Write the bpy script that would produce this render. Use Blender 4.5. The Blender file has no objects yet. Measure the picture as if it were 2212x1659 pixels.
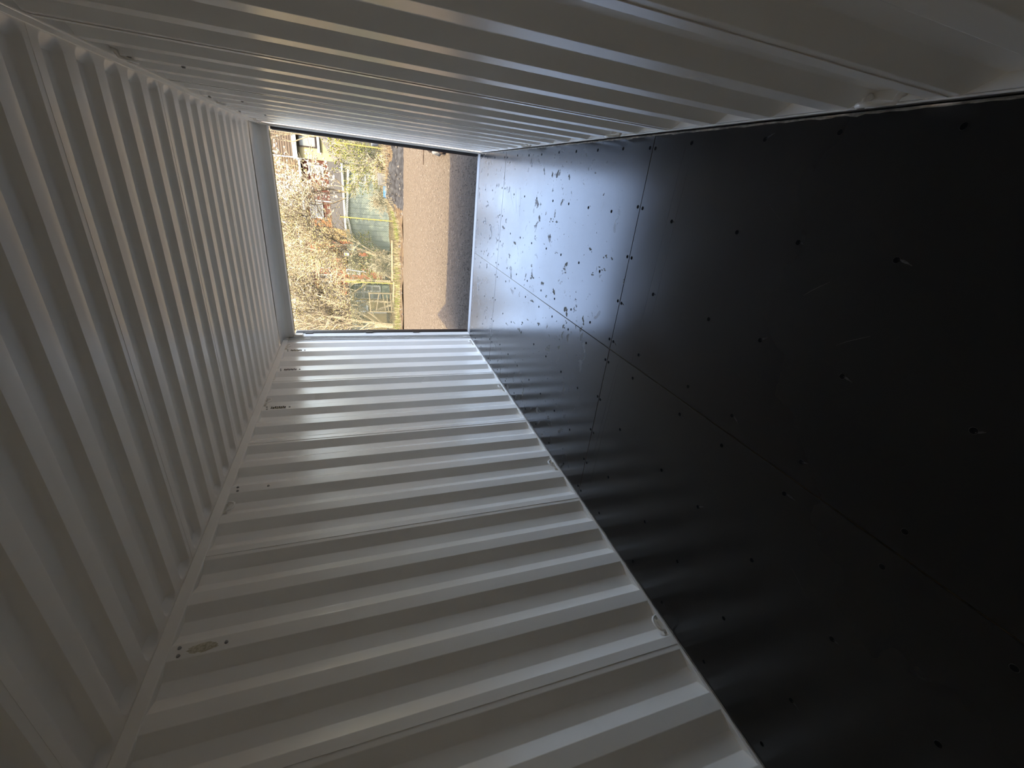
import bpy, bmesh, math, random
from mathutils import Vector, Matrix

# ------------------------------------------------------------------ camera, sky, sun, exposure
scn = bpy.context.scene
col = scn.collection
cam_d = bpy.data.cameras.new('camera')
cam = bpy.data.objects.new('camera', cam_d)
col.objects.link(cam)
cam_d.sensor_fit = 'HORIZONTAL'; cam_d.sensor_width = 36.0
cam_d.lens = 14.68488
cam_d.clip_start = 0.02; cam_d.clip_end = 500
RX = Vector((0.101650, -0.318076, -0.942600)); UP = Vector((0.897932, 0.437205, -0.050700)); FW = Vector((-0.428236, 0.841237, -0.330053))
m3 = Matrix((RX, UP, -FW)).transposed()
cam.matrix_world = Matrix.Translation(Vector((0.860440, -5.583299, 1.447958))) @ m3.to_4x4()
scn.camera = cam

world = bpy.data.worlds.new('sky'); scn.world = world
world.use_nodes = True
wn = world.node_tree; wn.nodes.clear()
wo = wn.nodes.new('ShaderNodeOutputWorld'); bg = wn.nodes.new('ShaderNodeBackground')
sky = wn.nodes.new('ShaderNodeTexSky')
sky.sky_type = 'NISHITA'; sky.sun_disc = False
sky.sun_elevation = math.radians(44); sky.sun_rotation = math.radians(180)
sky.air_density = 1.0; sky.dust_density = 6.0; sky.ozone_density = 1.0
bg.inputs['Strength'].default_value = 3.1
wb_ = wn.nodes.new('ShaderNodeMix'); wb_.data_type = 'RGBA'; wb_.blend_type = 'MULTIPLY'; wb_.inputs[0].default_value = 1.0
wb_.inputs[7].default_value = (1.07, 0.985, 0.935, 1)      # the photo's daylight white balance
wn.links.new(sky.outputs[0], wb_.inputs[6]); wn.links.new(wb_.outputs[2], bg.inputs[0]); wn.links.new(bg.outputs[0], wo.inputs[0])

sun_d = bpy.data.lights.new('sun', 'SUN'); sun_d.energy = 58.0; sun_d.angle = math.radians(0.53)
sun_d.color = (1.0, 0.75, 0.42)
sun = bpy.data.objects.new('sun', sun_d); col.objects.link(sun)
sun.rotation_euler = Vector((-0.09, 1.02, -1.0)).to_track_quat('-Z', 'Y').to_euler()
sun.location = (0, -12, 12)

scn.view_settings.view_transform = 'Standard'
scn.view_settings.look = 'None'
scn.view_settings.exposure = 0.0
scn.view_settings.gamma = 1.0
scn.view_settings.use_curve_mapping = False
scn.cycles.max_bounces = 14
scn.cycles.diffuse_bounces = 10
scn.cycles.glossy_bounces = 6
scn.cycles.sample_clamp_indirect = 4.0
scn.cycles.blur_glossy = 1.0
scn.cycles.use_denoising = True

rnd = random.Random(7)
PI = math.pi

# ------------------------------------------------------------------ helpers
def tag(o, label=None, cat=None, group=None, kind=None):
    if label: o['label'] = label
    if cat: o['category'] = cat
    if group: o['group'] = group
    if kind: o['kind'] = kind
    return o

def empty(name, loc=(0, 0, 0), rz=0.0, parent=None):
    o = bpy.data.objects.new(name, None); col.objects.link(o)
    o.location = loc; o.rotation_euler = (0, 0, rz); o.empty_display_size = 0.1
    if parent: o.parent = parent
    return o

def link(name, bm, mat, parent=None, smooth=False, loc=None, rz=0.0):
    me = bpy.data.meshes.new(name)
    bm.normal_update()
    bm.to_mesh(me); bm.free()
    if isinstance(mat, (list, tuple)):
        for m in mat: me.materials.append(m)
    elif mat: me.materials.append(mat)
    if smooth:
        for p in me.polygons: p.use_smooth = True
    o = bpy.data.objects.new(name, me); col.objects.link(o)
    if parent: o.parent = parent
    if loc is not None: o.location = loc
    if rz: o.rotation_euler = (0, 0, rz)
    return o

def obj_from(name, me, parent=None, loc=(0, 0, 0), rot=(0, 0, 0), scale=None):
    o = bpy.data.objects.new(name, me); col.objects.link(o)
    if parent: o.parent = parent
    o.location = loc; o.rotation_euler = rot
    if scale: o.scale = scale
    return o

def box(bm, x0, x1, y0, y1, z0, z1, mi=0, bev=0.0):
    vs = [bm.verts.new(p) for p in ((x0,y0,z0),(x1,y0,z0),(x1,y1,z0),(x0,y1,z0),(x0,y0,z1),(x1,y0,z1),(x1,y1,z1),(x0,y1,z1))]
    fs = []
    for q in ((0,3,2,1),(4,5,6,7),(0,1,5,4),(1,2,6,5),(2,3,7,6),(3,0,4,7)):
        f = bm.faces.new([vs[i] for i in q]); f.material_index = mi; fs.append(f)
    if bev > 0:
        es = list({e for f in fs for e in f.edges})
        bmesh.ops.bevel(bm, geom=es, offset=bev, segments=2, profile=0.5, affect='EDGES')
    return fs

def bxo(name, mat, parent, x0, x1, y0, y1, z0, z1, bev=0.0, smooth=False):
    bm = bmesh.new(); box(bm, x0, x1, y0, y1, z0, z1, 0, bev)
    return link(name, bm, mat, parent, smooth)

def frame_of(d):
    d = d.normalized()
    a = Vector((0, 0, 1)) if abs(d.z) < 0.9 else Vector((1, 0, 0))
    u = d.cross(a).normalized(); v = d.cross(u).normalized()
    return u, v

def tube(bm, pts, rad, n=6, cap=True, mi=0):
    pts = [Vector(p) for p in pts]
    rings = []
    for i, p in enumerate(pts):
        if i == 0: d = pts[1] - p
        elif i == len(pts) - 1: d = p - pts[i-1]
        else: d = (pts[i+1] - pts[i-1])
        if i == 0: u, v = frame_of(d)
        else:
            dn = d.normalized(); u = (u - dn * u.dot(dn)).normalized(); v = dn.cross(u)
        r = rad[i] if isinstance(rad, (list, tuple)) else rad
        rings.append([bm.verts.new(p + (u * math.cos(2*PI*k/n) + v * math.sin(2*PI*k/n)) * r) for k in range(n)])
    for a, b in zip(rings, rings[1:]):
        for k in range(n):
            f = bm.faces.new((a[k], a[(k+1) % n], b[(k+1) % n], b[k])); f.material_index = mi
    if cap:
        bm.faces.new(rings[0][::-1]).material_index = mi
        bm.faces.new(rings[-1]).material_index = mi

def prism(bm, prof, axis, a0, a1, mi=0):
    """closed polygon prof (2D) extruded along an axis from a0 to a1"""
    def P(p, a):
        if axis == 'x': return (a, p[0], p[1])
        if axis == 'y': return (p[0], a, p[1])
        return (p[0], p[1], a)
    A = [bm.verts.new(P(p, a0)) for p in prof]; B = [bm.verts.new(P(p, a1)) for p in prof]
    n = len(prof)
    for i in range(n):
        bm.faces.new((A[i], A[(i+1) % n], B[(i+1) % n], B[i])).material_index = mi
    bm.faces.new(A[::-1]).material_index = mi; bm.faces.new(B).material_index = mi
    bmesh.ops.recalc_face_normals(bm, faces=bm.faces[:])

# ------------------------------------------------------------------ materials
def mat(name, color, rough=0.6, metal=0.0, spec=0.5, coat=0.0):
    m = bpy.data.materials.new(name); m.use_nodes = True
    b = m.node_tree.nodes['Principled BSDF']
    b.inputs['Base Color'].default_value = (*color, 1)
    b.inputs['Roughness'].default_value = rough
    b.inputs['Metallic'].default_value = metal
    b.inputs['Specular IOR Level'].default_value = spec
    b.inputs['Coat Weight'].default_value = coat
    return m

class N:
    """small node-building helper"""
    def __init__(s, m): s.m = m; s.t = m.node_tree; s.b = s.t.nodes['Principled BSDF']; s.c = None
    def new(s, k, **kw):
        n = s.t.nodes.new(k)
        for a, v in kw.items(): setattr(n, a, v)
        return n
    def co(s, scale=(1, 1, 1), rot=(0, 0, 0), kind='Object'):
        tc = s.new('ShaderNodeTexCoord'); mp = s.new('ShaderNodeMapping')
        mp.inputs['Scale'].default_value = scale; mp.inputs['Rotation'].default_value = rot
        s.t.links.new(tc.outputs[kind], mp.inputs['Vector']); return mp.outputs[0]
    def noise(s, vec, scale, detail=4, rough=0.55, dist=0.0):
        n = s.new('ShaderNodeTexNoise'); n.inputs['Scale'].default_value = scale
        n.inputs['Detail'].default_value = detail; n.inputs['Roughness'].default_value = rough
        n.inputs['Distortion'].default_value = dist
        s.t.links.new(vec, n.inputs['Vector']); return n.outputs['Fac']
    def ramp(s, fac, stops):
        r = s.new('ShaderNodeValToRGB'); e = r.color_ramp.elements
        while len(e) < len(stops): e.new(0.5)
        for i, (p, c) in enumerate(stops):
            e[i].position = p; e[i].color = (*c, 1) if isinstance(c, tuple) else (c, c, c, 1)
        s.t.links.new(fac, r.inputs[0]); return r.outputs[0]
    def mix(s, fac, a, b, kind='MIX'):
        n = s.new('ShaderNodeMix', data_type='RGBA', blend_type=kind)
        for k, v in ((0, fac), (6, a), (7, b)):
            if isinstance(v, (int, float)): n.inputs[k].default_value = v if k == 0 else (v, v, v, 1)
            elif isinstance(v, tuple): n.inputs[k].default_value = (*v, 1)
            else: s.t.links.new(v, n.inputs[k])
        return n.outputs[2]
    def math(s, op, a, b=0.0, clamp=False):
        n = s.new('ShaderNodeMath', operation=op, use_clamp=clamp)
        for k, v in ((0, a), (1, b)):
            if isinstance(v, (int, float)): n.inputs[k].default_value = v
            else: s.t.links.new(v, n.inputs[k])
        return n.outputs[0]
    def bump(s, h, strength=0.2, dist=0.01):
        n = s.new('ShaderNodeBump'); n.inputs['Strength'].default_value = strength; n.inputs['Distance'].default_value = dist
        s.t.links.new(h, n.inputs['Height']); s.t.links.new(n.outputs[0], s.b.inputs['Normal'])
    def set(s, name, v):
        if isinstance(v, (int, float)): s.b.inputs[name].default_value = v
        else: s.t.links.new(v, s.b.inputs[name])
    def sep(s, vec):
        n = s.new('ShaderNodeSeparateXYZ'); s.t.links.new(vec, n.inputs[0]); return n.outputs

def noisy(name, c1, c2, scale, rough=0.8, bumps=0.0, bd=0.01, detail=5, lo=0.35, hi=0.65, spec=0.3, stretch=(1, 1, 1)):
    m = mat(name, c1, rough, spec=spec); n = N(m)
    v = n.co(stretch); f = n.noise(v, scale, detail)
    n.set('Base Color', n.ramp(f, [(lo, c1), (hi, c2)]))
    if bumps: n.bump(f, bumps, bd)
    return m

def srgb(r, g, b):
    f = lambda c: (c/255/12.92) if c/255 <= 0.04045 else ((c/255+0.055)/1.055)**2.4
    return (f(r), f(g), f(b))

# painted steel of the container
def paint(name, base, rough=0.24):
    m = mat(name, base, rough, spec=0.5); n = N(m)
    v = n.co()
    f = n.noise(v, 1.3, 3); g = n.noise(v, 9.0, 4); h = n.noise(v, 260.0, 2)
    d = n.mix(n.ramp(f, [(0.3, 0.0), (0.75, 0.15)]), base, tuple(c*0.86 for c in base))
    d = n.mix(n.ramp(g, [(0.60, 0.0), (0.78, 0.05)]), d, (0.36, 0.33, 0.29))
    n.set('Base Color', d)
    n.set('Roughness', n.ramp(f, [(0.3, rough), (0.8, rough+0.04)]))
    return m
M_WALL = paint('wall_paint', (0.875, 0.84, 0.775))
M_ROOF = paint('roof_paint', (0.88, 0.84, 0.77), 0.28)
M_RAIL = paint('rail_paint', (0.86, 0.825, 0.76), 0.32)
M_POST = paint('post_paint', (0.58, 0.565, 0.525), 0.5)
M_SILL = paint('sill_paint', (0.26, 0.255, 0.24), 0.6)
M_SEAL = noisy('sealant', (0.30, 0.27, 0.22), (0.13, 0.105, 0.08), 30, 0.7, 0.3, 0.002)
M_DIRT = noisy('vent_grime', (0.68, 0.63, 0.50), (0.42, 0.37, 0.26), 90, 0.8, 0.4, 0.002)
M_RUB = mat('rubber_gasket', (0.008, 0.006, 0.006), 0.35)
M_RUB2 = mat('gasket_lip', (0.05, 0.018, 0.018), 0.4)
M_HOLE = mat('hole_dark', (0.004, 0.004, 0.004), 0.9, spec=0.1)
M_BOLT = mat('bolt_paint', (0.30, 0.29, 0.27), 0.5)
M_PLYE = noisy('plywood_edge', (0.16, 0.115, 0.055), (0.085, 0.055, 0.028), 40, 0.8, stretch=(1, 1, 12))
M_SCREW = mat('screw_steel', (0.012, 0.011, 0.011), 0.6)
M_SCUFF = noisy('bare_scuff', (0.065, 0.062, 0.06), (0.03, 0.028, 0.026), 160, 0.7)

def floor_mat():
    m = mat('phenolic_film', (0.012, 0.012, 0.013), 0.25, spec=0.5); n = N(m)
    v = n.co(); s = n.sep(v)
    # fine scuffs running along and across the container
    a = n.noise(n.co((1.0, 9.0, 1.0), (0, 0, 0.55)), 5.0, 3, 0.6)
    b = n.noise(n.co((16.0, 1.0, 1.0)), 3.0, 3, 0.6)
    c = n.noise(v, 1.6, 4, 0.6)
    # chips and spilt paint: shaped patches, mostly by the doors
    p = n.noise(v, 9.0, 7, 0.68, 0.6)
    near = n.math('MULTIPLY', n.math('ADD', s[1], 3.35), 3.0, True)
    big = n.noise(v, 1.1, 2, 0.5)
    chip = n.math('MULTIPLY', n.ramp(p, [(0.600, 0.0), (0.615, 1.0)]), n.math('MULTIPLY', near, n.ramp(big, [(0.44, 0.0), (0.52, 1.0)])))
    q = n.noise(v, 34.0, 3, 0.6)
    speck = n.math('MULTIPLY', n.ramp(q, [(0.685, 0.0), (0.70, 1.0)]), near)
    worn = n.math('MAXIMUM', chip, speck)
    base = (0.0125, 0.0125, 0.0128)
    base = n.mix(n.ramp(c, [(0.45, 0.0), (0.7, 0.5)]), base, (0.017, 0.0155, 0.0125))
    base = n.mix(worn, base, (0.11, 0.105, 0.09))
    n.set('Base Color', base)
    r = n.ramp(c, [(0.3, 0.17), (0.75, 0.25)])
    r = n.math('ADD', r, n.math('MULTIPLY', worn, 0.5))
    n.set('Roughness', r)
    n.b.inputs['IOR'].default_value = 1.44
    return m
M_FLOOR = floor_mat()

# ------------------------------------------------------------------ the container shell (setting)
XW = 1.165
ZR0, ZR1 = 2.333, 2.393
YB = -5.92            # closed end, behind the camera

# floor of phenolic-faced plywood
floor = tag(empty('floor'), kind='structure', label='dark film-faced plywood floor of the shipping container')
ys = [(-1.030, -0.0), (-3.484, -1.033), (YB, -3.487)]
screw_rows = [(-0.06, -0.34, -0.63, -0.985), (-1.075, -1.38, -1.68, -1.98, -2.318, -2.605, -2.907, -3.20, -3.463),
              (-3.506, -3.77, -4.18, -4.458, -4.778, -5.118, -5.42, -5.72)]
seam_x_r = (1.103, 0.820, 0.556, 0.297, 0.055); seam_x_l = (-0.078, -0.345, -0.600, -0.853, -1.10)
fld_x_r = (1.110, 0.780, 0.417, 0.079); fld_x_l = (-0.065, -0.413, -0.771, -1.082)

def screw_mesh():
    bm = bmesh.new(); n = 12
    def ring(r, z): return [bm.verts.new((r*math.cos(2*PI*k/n), r*math.sin(2*PI*k/n), z)) for k in range(n)]
    R = [ring(0.0098, 0.0), ring(0.0090, 0.0008), ring(0.0080, 0.0009), ring(0.0060, 0.0004)]
    for i, (a, b) in enumerate(zip(R, R[1:])):
        for k in range(n):
            bm.faces.new((a[k], a[(k+1) % n], b[(k+1) % n], b[k])).material_index = 1 if i == 0 else 0
    bm.faces.new(R[-1]).material_index = 0
    me = bpy.data.meshes.new('screw'); bm.to_mesh(me); bm.free(); me.materials.append(M_HOLE); me.materials.append(M_SCUFF); return me
ME_SCREW = screw_mesh()
def scuff_mesh(seed):
    r = random.Random(seed); bm = bmesh.new()
    # a torn sliver of film beside the screw
    pts = []
    L = r.uniform(0.012, 0.04); a0 = r.uniform(-0.5, 0.5)
    for k in range(7):
        t = k/6; w = 0.0028*math.sin(PI*min(1, t+0.15))*r.uniform(0.5, 1.2)
        c = Vector((0.008*math.sin(a0+t), -t*L, 0))
        pts.append((c + Vector((w, 0, 0)), c - Vector((w, 0, 0))))
    A = [bm.verts.new((p[0].x, p[0].y, 0.0008)) for p in pts]; B = [bm.verts.new((p[1].x, p[1].y, 0.0008)) for p in pts]
    A2 = [bm.verts.new((p[0].x+.001, p[0].y, 0.0)) for p in pts]; B2 = [bm.verts.new((p[1].x-.001, p[1].y, 0.0)) for p in pts]
    for k in range(6):
        bm.faces.new((A[k], A[k+1], B[k+1], B[k])); bm.faces.new((A2[k], A2[k+1], A[k+1], A[k])); bm.faces.new((B[k], B[k+1], B2[k+1], B2[k]))
    bmesh.ops.recalc_face_normals(bm, faces=bm.faces[:])
    me = bpy.data.meshes.new('torn_film'); bm.to_mesh(me); bm.free(); me.materials.append(M_SCUFF); return me
SC = [scuff_mesh(s) for s in range(6)]

for i, (y0, y1) in enumerate(ys):
    for side in (1, -1):
        x0, x1 = (0.0018, XW-0.004) if side > 0 else (-XW+0.004, -0.0018)
        bm = bmesh.new(); box(bm, x0, x1, y0, y1, -0.028, 0.0)
        for f in bm.faces:
            if abs(f.normal.z) < 0.5 and f.calc_center_median().z < -0.001: f.material_index = 1
        bm.normal_update()
        for f in bm.faces: f.material_index = 0 if f.normal.z > 0.5 else 1
        es = [e for e in bm.edges if all(abs(v.co.z) < 1e-6 for v in e.verts)]
        bmesh.ops.bevel(bm, geom=es, offset=0.0015, segments=1, affect='EDGES')
        p = link('plywood_panel', bm, [M_FLOOR, M_PLYE], floor)
        for j, yy in enumerate(screw_rows[i]):
            seam = (i < 2 and j == len(screw_rows[i])-1) or (i > 0 and j == 0)
            xs = (seam_x_r if side > 0 else seam_x_l) if seam else (fld_x_r if side > 0 else fld_x_l)
            for x in xs:
                xx, yv = x + rnd.uniform(-.004, .004), yy + rnd.uniform(-.004, .004)
                obj_from('screw', ME_SCREW, p, (xx, yv, 0.0002), (0, 0, rnd.uniform(0, 6)))
                if i == 2 and rnd.random() < 0.3:
                    obj_from('torn_film', rnd.choice(SC), p, (xx, yv-.004, 0.0), (0, 0, rnd.uniform(-.7, .7)))
M_PATCH = noisy('rubbed_film', (0.13, 0.135, 0.125), (0.24, 0.24, 0.20), 120, 0.85)
PATCH = [(0.059, -2.826, 0.047, 0.049), (-0.029, -2.868, 0.026, 0.016), (-0.073, -2.833, 0.037, 0.019), (-0.143, -2.84, 0.027, 0.033), (-0.25, -2.811, 0.033, 0.04), (-0.336, -2.622, 0.064, 0.03), (0.369, -2.712, 0.033, 0.042), (0.519, -3.236, 0.023, 0.015), (0.518, -3.306, 0.021, 0.01), (0.444, -3.24, 0.042, 0.012), (0.417, -3.199, 0.012, 0.018), (0.381, -3.116, 0.021, 0.014), (0.525, -3.031, 0.027, 0.019), (0.137, -2.072, 0.068, 0.019), (0.142, -2.343, 0.045, 0.03), (0.124, -2.563, 0.04, 0.028), (-0.056, -2.138, 0.062, 0.023), (0.067, -3.099, 0.024, 0.03), (-0.328, -2.017, 0.057, 0.021), (-0.206, -2.366, 0.048, 0.018), (-0.419, -1.944, 0.048, 0.035), (0.355, -1.562, 0.062, 0.034), (0.208, -1.428, 0.045, 0.029), (0.419, -2.513, 0.039, 0.009), (0.423, -3.478, 0.017, 0.012), (0.056, -2.437, 0.035, 0.014), (-0.249, -2.109, 0.054, 0.009), (-0.391, -1.758, 0.064, 0.01), (-0.013, -3.016, 0.012, 0.018), (0.636, -2.351, 0.041, 0.014), (0.638, -2.434, 0.026, 0.011), (-0.477, -1.546, 0.047, 0.011)]
for (px_, py_, ea, eb) in PATCH:
    r = random.Random(int(px_*1e4) ^ int(py_*1e4)); bm = bmesh.new()
    for q in range(r.randint(3, 6)):          # ragged flakes of rubbed-off film, a fraction of a millimetre proud
        ox, oy = r.gauss(0, .4)*eb, r.gauss(0, .4)*ea; n = 11; ph = r.uniform(0, 6)
        c = bm.verts.new((px_+ox, py_+oy, .0007)); ring = []
        for k in range(n):
            a = 2*PI*k/n; rr = r.uniform(.2, .85)
            ring.append(bm.verts.new((px_+ox+eb*.55*rr*math.cos(a), py_+oy+ea*.55*rr*math.sin(a), .0003)))
        for k in range(n): bm.faces.new((c, ring[k], ring[(k+1) % n]))
    link('rubbed_patch', bm, M_PATCH, floor)
r = random.Random(77)
SCR = [((1.10, -3.735), (0.02, -3.725)), ((1.02, -3.79), (0.3, -3.80)), ((-.05, -3.60), (-.75, -3.56)), ((-.12, -3.62), (-.95, -3.60)), ((.62, -4.55), (.68, -4.62)), ((.18, -3.83), (.11, -3.86)), ((.5, -4.72), (.56, -4.80)), ((-.9, -4.2), (-.86, -4.05)), ((.9, -4.28), (.84, -4.36)), ((-.3, -4.9), (-.36, -5.0)), ((.66, -1.4), (.86, -1.2)), ((.62, -1.5), (.83, -1.42)), ((.60, -1.6), (.82, -1.56))]
for (a_, b_) in SCR + [((.98, -3.4868), (.10, -3.4868))]:  # last entry paints the seam's lit, chipped edge as a thin strip
    bm = bmesh.new(); A = Vector((*a_, 0)); B = Vector((*b_, 0)); nn = max(3, int((B-A).length/.12)); d = (B-A).normalized(); q = Vector((-d.y, d.x, 0)); prev = None
    for k in range(nn+1):
        p = A.lerp(B, k/nn) + q*r.uniform(-.002, .002); w = .0007*(.4+.6*math.sin(PI*k/nn)) if len(a_) and a_[1] != -3.4868 else .0013*r.uniform(.5, 1)
        v = [bm.verts.new(p + q*w), bm.verts.new(p + Vector((0, 0, .0004))), bm.verts.new(p - q*w)]
        if prev:
            for m_ in range(2): bm.faces.new((prev[m_], prev[m_+1], v[m_+1], v[m_]))
        prev = v
    bmesh.ops.recalc_face_normals(bm, faces=bm.faces[:])
    link('scratch_or_seam_line', bm, M_SCUFF, floor)
bxo('subfloor', M_HOLE, floor, -1.2, 1.2, YB, 0.0, -0.05, -0.0285)
# jagged sealant bead between boards and wall
def bead(side):
    r = random.Random(5+side); bm = bmesh.new(); prev = None
    y = YB
    while y < -0.005:
        w = 0.003 + 0.003*r.random() + (0.003 if r.random() < .12 else 0) + (0.001 if side > 0 else 0)
        h = 0.004 + 0.003*r.random()
        ring = [bm.verts.new((side*(XW-0.003-w), y, 0.0002)), bm.verts.new((side*(XW-0.003-w*.5), y, h*.7)), bm.verts.new((side*(XW-0.0015), y, h*.4))]
        if prev:
            for k in range(2):
                bm.faces.new((prev[k], prev[k+1], ring[k+1], ring[k]))
        prev = ring; y += r.uniform(0.012, 0.05)
    bmesh.ops.recalc_face_normals(bm, faces=bm.faces[:])
    return link('sealant_bead', bm, M_SEAL, floor, False)
bead(1); bead(-1)

# corrugated side walls -------------------------------------------------------
PITCH = 0.280
def bend(pts, r=0.011, seg=3):
    out = [pts[0]]
    for a, b, c in zip(pts, pts[1:], pts[2:]):
        a, b, c = Vector(a), Vector(b), Vector(c)
        u = (a-b).normalized(); v = (c-b).normalized()
        ang = u.angle(v); t = min(r/math.tan(ang/2), (a-b).length*.45, (c-b).length*.45)
        p, q = b+u*t, b+v*t
        for k in range(seg+1):
            s = k/seg
            out.append(tuple((1-s)**2*p + 2*s*(1-s)*b + s*s*q))
    out.append(pts[-1])
    return [tuple(o) for o in out]

def corr_points(y0, y1, phase, depth=0.036, crest=0.072, slope=0.068):
    """depth-wise profile (y, d); crest (d=0) near edges at phase + k*PITCH"""
    k0 = math.floor((y0-phase)/PITCH)-1
    pts = []
    for k in range(k0, k0+40):
        b = phase + k*PITCH
        for yy, d in ((b, 0), (b+crest, 0), (b+crest+slope, depth), (b+PITCH-slope, depth)):
            pts.append((yy, d))
    res = []
    def at(y):
        for (a, da), (b, db) in zip(pts, pts[1:]):
            if a <= y <= b: return da + (db-da)*(y-a)/(b-a)
        return 0
    res = [(y0, at(y0))] + [p for p in pts if y0+1e-4 < p[0] < y1-1e-4] + [(y1, at(y1))]
    return res

def wall_panel(side, xin, y0, y1, phase, z0, z1, parent, lift=0.0):
    prof = bend(corr_points(y0, y1, phase))
    bm = bmesh.new(); t = 0.002
    n = len(prof)
    V = []
    for (y, d) in prof:
        f = 1.0 if lift == 0 else max(0.0, 1-(y-y0)/0.03)
        x = side*(xin + d - lift*f)
        V.append([bm.verts.new((x, y, z)) for z in (z0, z1)])
    for a, b in zip(V, V[1:]):
        bm.faces.new((a[0], b[0], b[1], a[1]))
    # thickness
    W = []
    for (y, d), a in zip(prof, V):
        W.append([bm.verts.new((v.co.x + side*t, v.co.y, v.co.z)) for v in a])
    for a, b in zip(W, W[1:]):
        bm.faces.new((a[1], b[1], b[0], a[0]))
    for A, B in ((V[0], W[0]), (V[-1], W[-1])):
        bm.faces.new((A[0], A[1], B[1], B[0]))
    for k in (0, 1):
        for i in range(n-1):
            bm.faces.new((V[i][k], V[i+1][k], W[i+1][k], W[i][k]))
    bmesh.ops.recalc_face_normals(bm, faces=bm.faces[:])
    o = link('panel', bm, M_WALL, parent, True)
    md = o.modifiers.new('wn', 'WEIGHTED_NORMAL'); md.keep_sharp = True; md.weight = 90
    return o

def mark_sharp(o, ang=0.9):
    me = o.data; bm = bmesh.new(); bm.from_mesh(me)
    for e in bm.edges:
        if len(e.link_faces) == 2 and e.calc_face_angle(0) > ang: e.smooth = False
    bm.to_mesh(me); bm.free()

def build_wall(name, side, xin, phase, seams, zled):
    w = tag(empty(name), kind='structure', label='corrugated light-grey painted steel %s wall of the container' % ('left' if side < 0 else 'right'))
    for a, b in zip(seams, seams[1:]):
        o = wall_panel(side, xin, a-0.010, b, phase, zled, 2.372, w, 0.0024)
        mark_sharp(o)
    # square top rail, flush with the crests; bottom rail ledge
    s = side
    def bx(nm, xa, xb, y0, y1, z0, z1, m=M_RAIL, bev=0.0):
        xa, xb = sorted((s*xa, s*xb)); o = bxo(nm, m, w, xa, xb, y0, y1, z0, z1, bev, bev > 0)
        if bev > 0:
            mark_sharp(o, 1.2); md = o.modifiers.new('wn', 'WEIGHTED_NORMAL'); md.weight = 90; md.keep_sharp = True
        return o
    bx('top_rail', XW-0.004, xin+0.066, YB, -0.01, ZR0, ZR1-0.0005, bev=0.006)
    bx('bottom_rail', xin+0.0015, xin+0.075, YB, -0.01, -0.16, zled, bev=0.003)
    for (zz, rr) in (((ZR0+.003, .0026), (ZR1-.002, .0018)) if s > 0 else ()):  # right wall: beads added along the rail edges to catch bright lines
        bm = bmesh.new(); tube(bm, [(s*(XW-0.004), YB, zz), (s*(XW-0.004), -0.02, zz)], rr, 6); link('weld_or_glint_bead', bm, M_RAIL, w, True)
    bm = bmesh.new()
    tube(bm, [(s*(XW+0.0035), YB, zled+.001), (s*(XW+0.0035), -0.02, zled+.001)], 0.0028, 6)
    link('weld_or_glint_bead', bm, M_RAIL, w)
    return w
WL = build_wall('wall_left', -1, XW, -4.940, [YB, -5.744, -4.624, -3.504, -2.384, -1.264, -0.144], 0.012)
WR = build_wall('wall_right', 1, XW+0.006, -4.760, [YB, -5.844, -4.724, -3.604, -2.484, -1.364, -0.244, -0.075], 0.028)
# flat closing strips from the last panel to the corner posts
for s, w, ya in ((-1, WL, -0.146), (1, WR, -0.077)):
    xa, xb = sorted((s*(XW+0.0005), s*(XW+0.006)))
    bxo('end_strip', M_POST, w, xa, xb, ya, -0.02, 0.0, 2.36, 0.001)

# closed end behind the camera
wb = tag(empty('wall_back'), kind='structure', label='corrugated steel end wall opposite the doors')
bm = bmesh.new(); prev = None; x = -1.2
xs = []
while x < 1.2:
    xs += [(x, 0), (x+.11, 0), (x+.13, .045), (x+.24, .045)]; x += .26
for (xx, d) in xs:
    v = [bm.verts.new((min(xx, 1.25), YB-d, z)) for z in (-0.1, 2.42)]
    if prev: bm.faces.new((prev[0], v[0], v[1], prev[1]))
    prev = v
link('panel', bm, M_WALL, wb)
bxo('end_sheet', M_RAIL, wb, -1.26, 1.26, YB-.09, YB-.05, -.16, 2.44)

# roof ------------------------------------------------------------------------
ceil = tag(empty('ceiling'), kind='structure', label='die-stamped light-grey steel roof seen from inside the container')
RP = 0.2115; RPH = -3.545   # near edge of a low flat
def smooth(t):
    t = max(0.0, min(1.0, t)); return t*t*(3-2*t)
def roof_z(x, y):
    k = (y-RPH)/RP; fr = (k-math.floor(k))*RP            # 0..RP from the near edge of a low flat
    w0, w1 = 0.077, RP                                     # recess spans w0..w1
    hy = (w1-w0)/2; cy = abs(fr-(w0+w1)/2)
    EX, r = 1.158, 0.045
    py, px = cy-(hy-r), abs(x)-(EX-r)
    if py <= 0 and px <= 0: d = r - max(0, 0); d = min(-py, -px) + r
    else:
        q = math.hypot(max(py, 0), max(px, 0)); d = r-q
        if py <= 0: d = min(d, r)
    if d <= 0: return 0.0
    wx = max(px, 0)/(math.hypot(max(py, 0), max(px, 0))+1e-9) if px > 0 else 0
    w = 0.034 + 0.032*wx
    if fr < (w0+w1)/2 and d < .004: d = d*d/.008          # small bend radius at the near slope's foot
    elif fr < (w0+w1)/2: d -= .002
    return 0.028*math.sin(PI/2*min(1.0, d/w))
def yl(y0, y1):
    out = []; k = math.floor((y0-RPH)/RP)
    while True:
        b = RPH + k*RP
        if b > y1: break
        for f in (0.0002, 0.04, 0.0769, .0784, .0797, .0810, .0835,  .087, .092, .097, .103, .109, .116, .124, .134, .144, .154, .164, .172, .179, .185, .191, .196, .201, .206, .2111):
            if y0 < b+f < y1: out.append(b+f)
        k += 1
    return [y0]+out+[y1]
XL = [1.172, 1.1582, 1.1576, 1.153, 1.148, 1.143, 1.138, 1.133, 1.128, 1.123, 1.118, 1.113, 1.108, 1.102, 1.0, .8, .6, .4, .2, 0.0]
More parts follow.
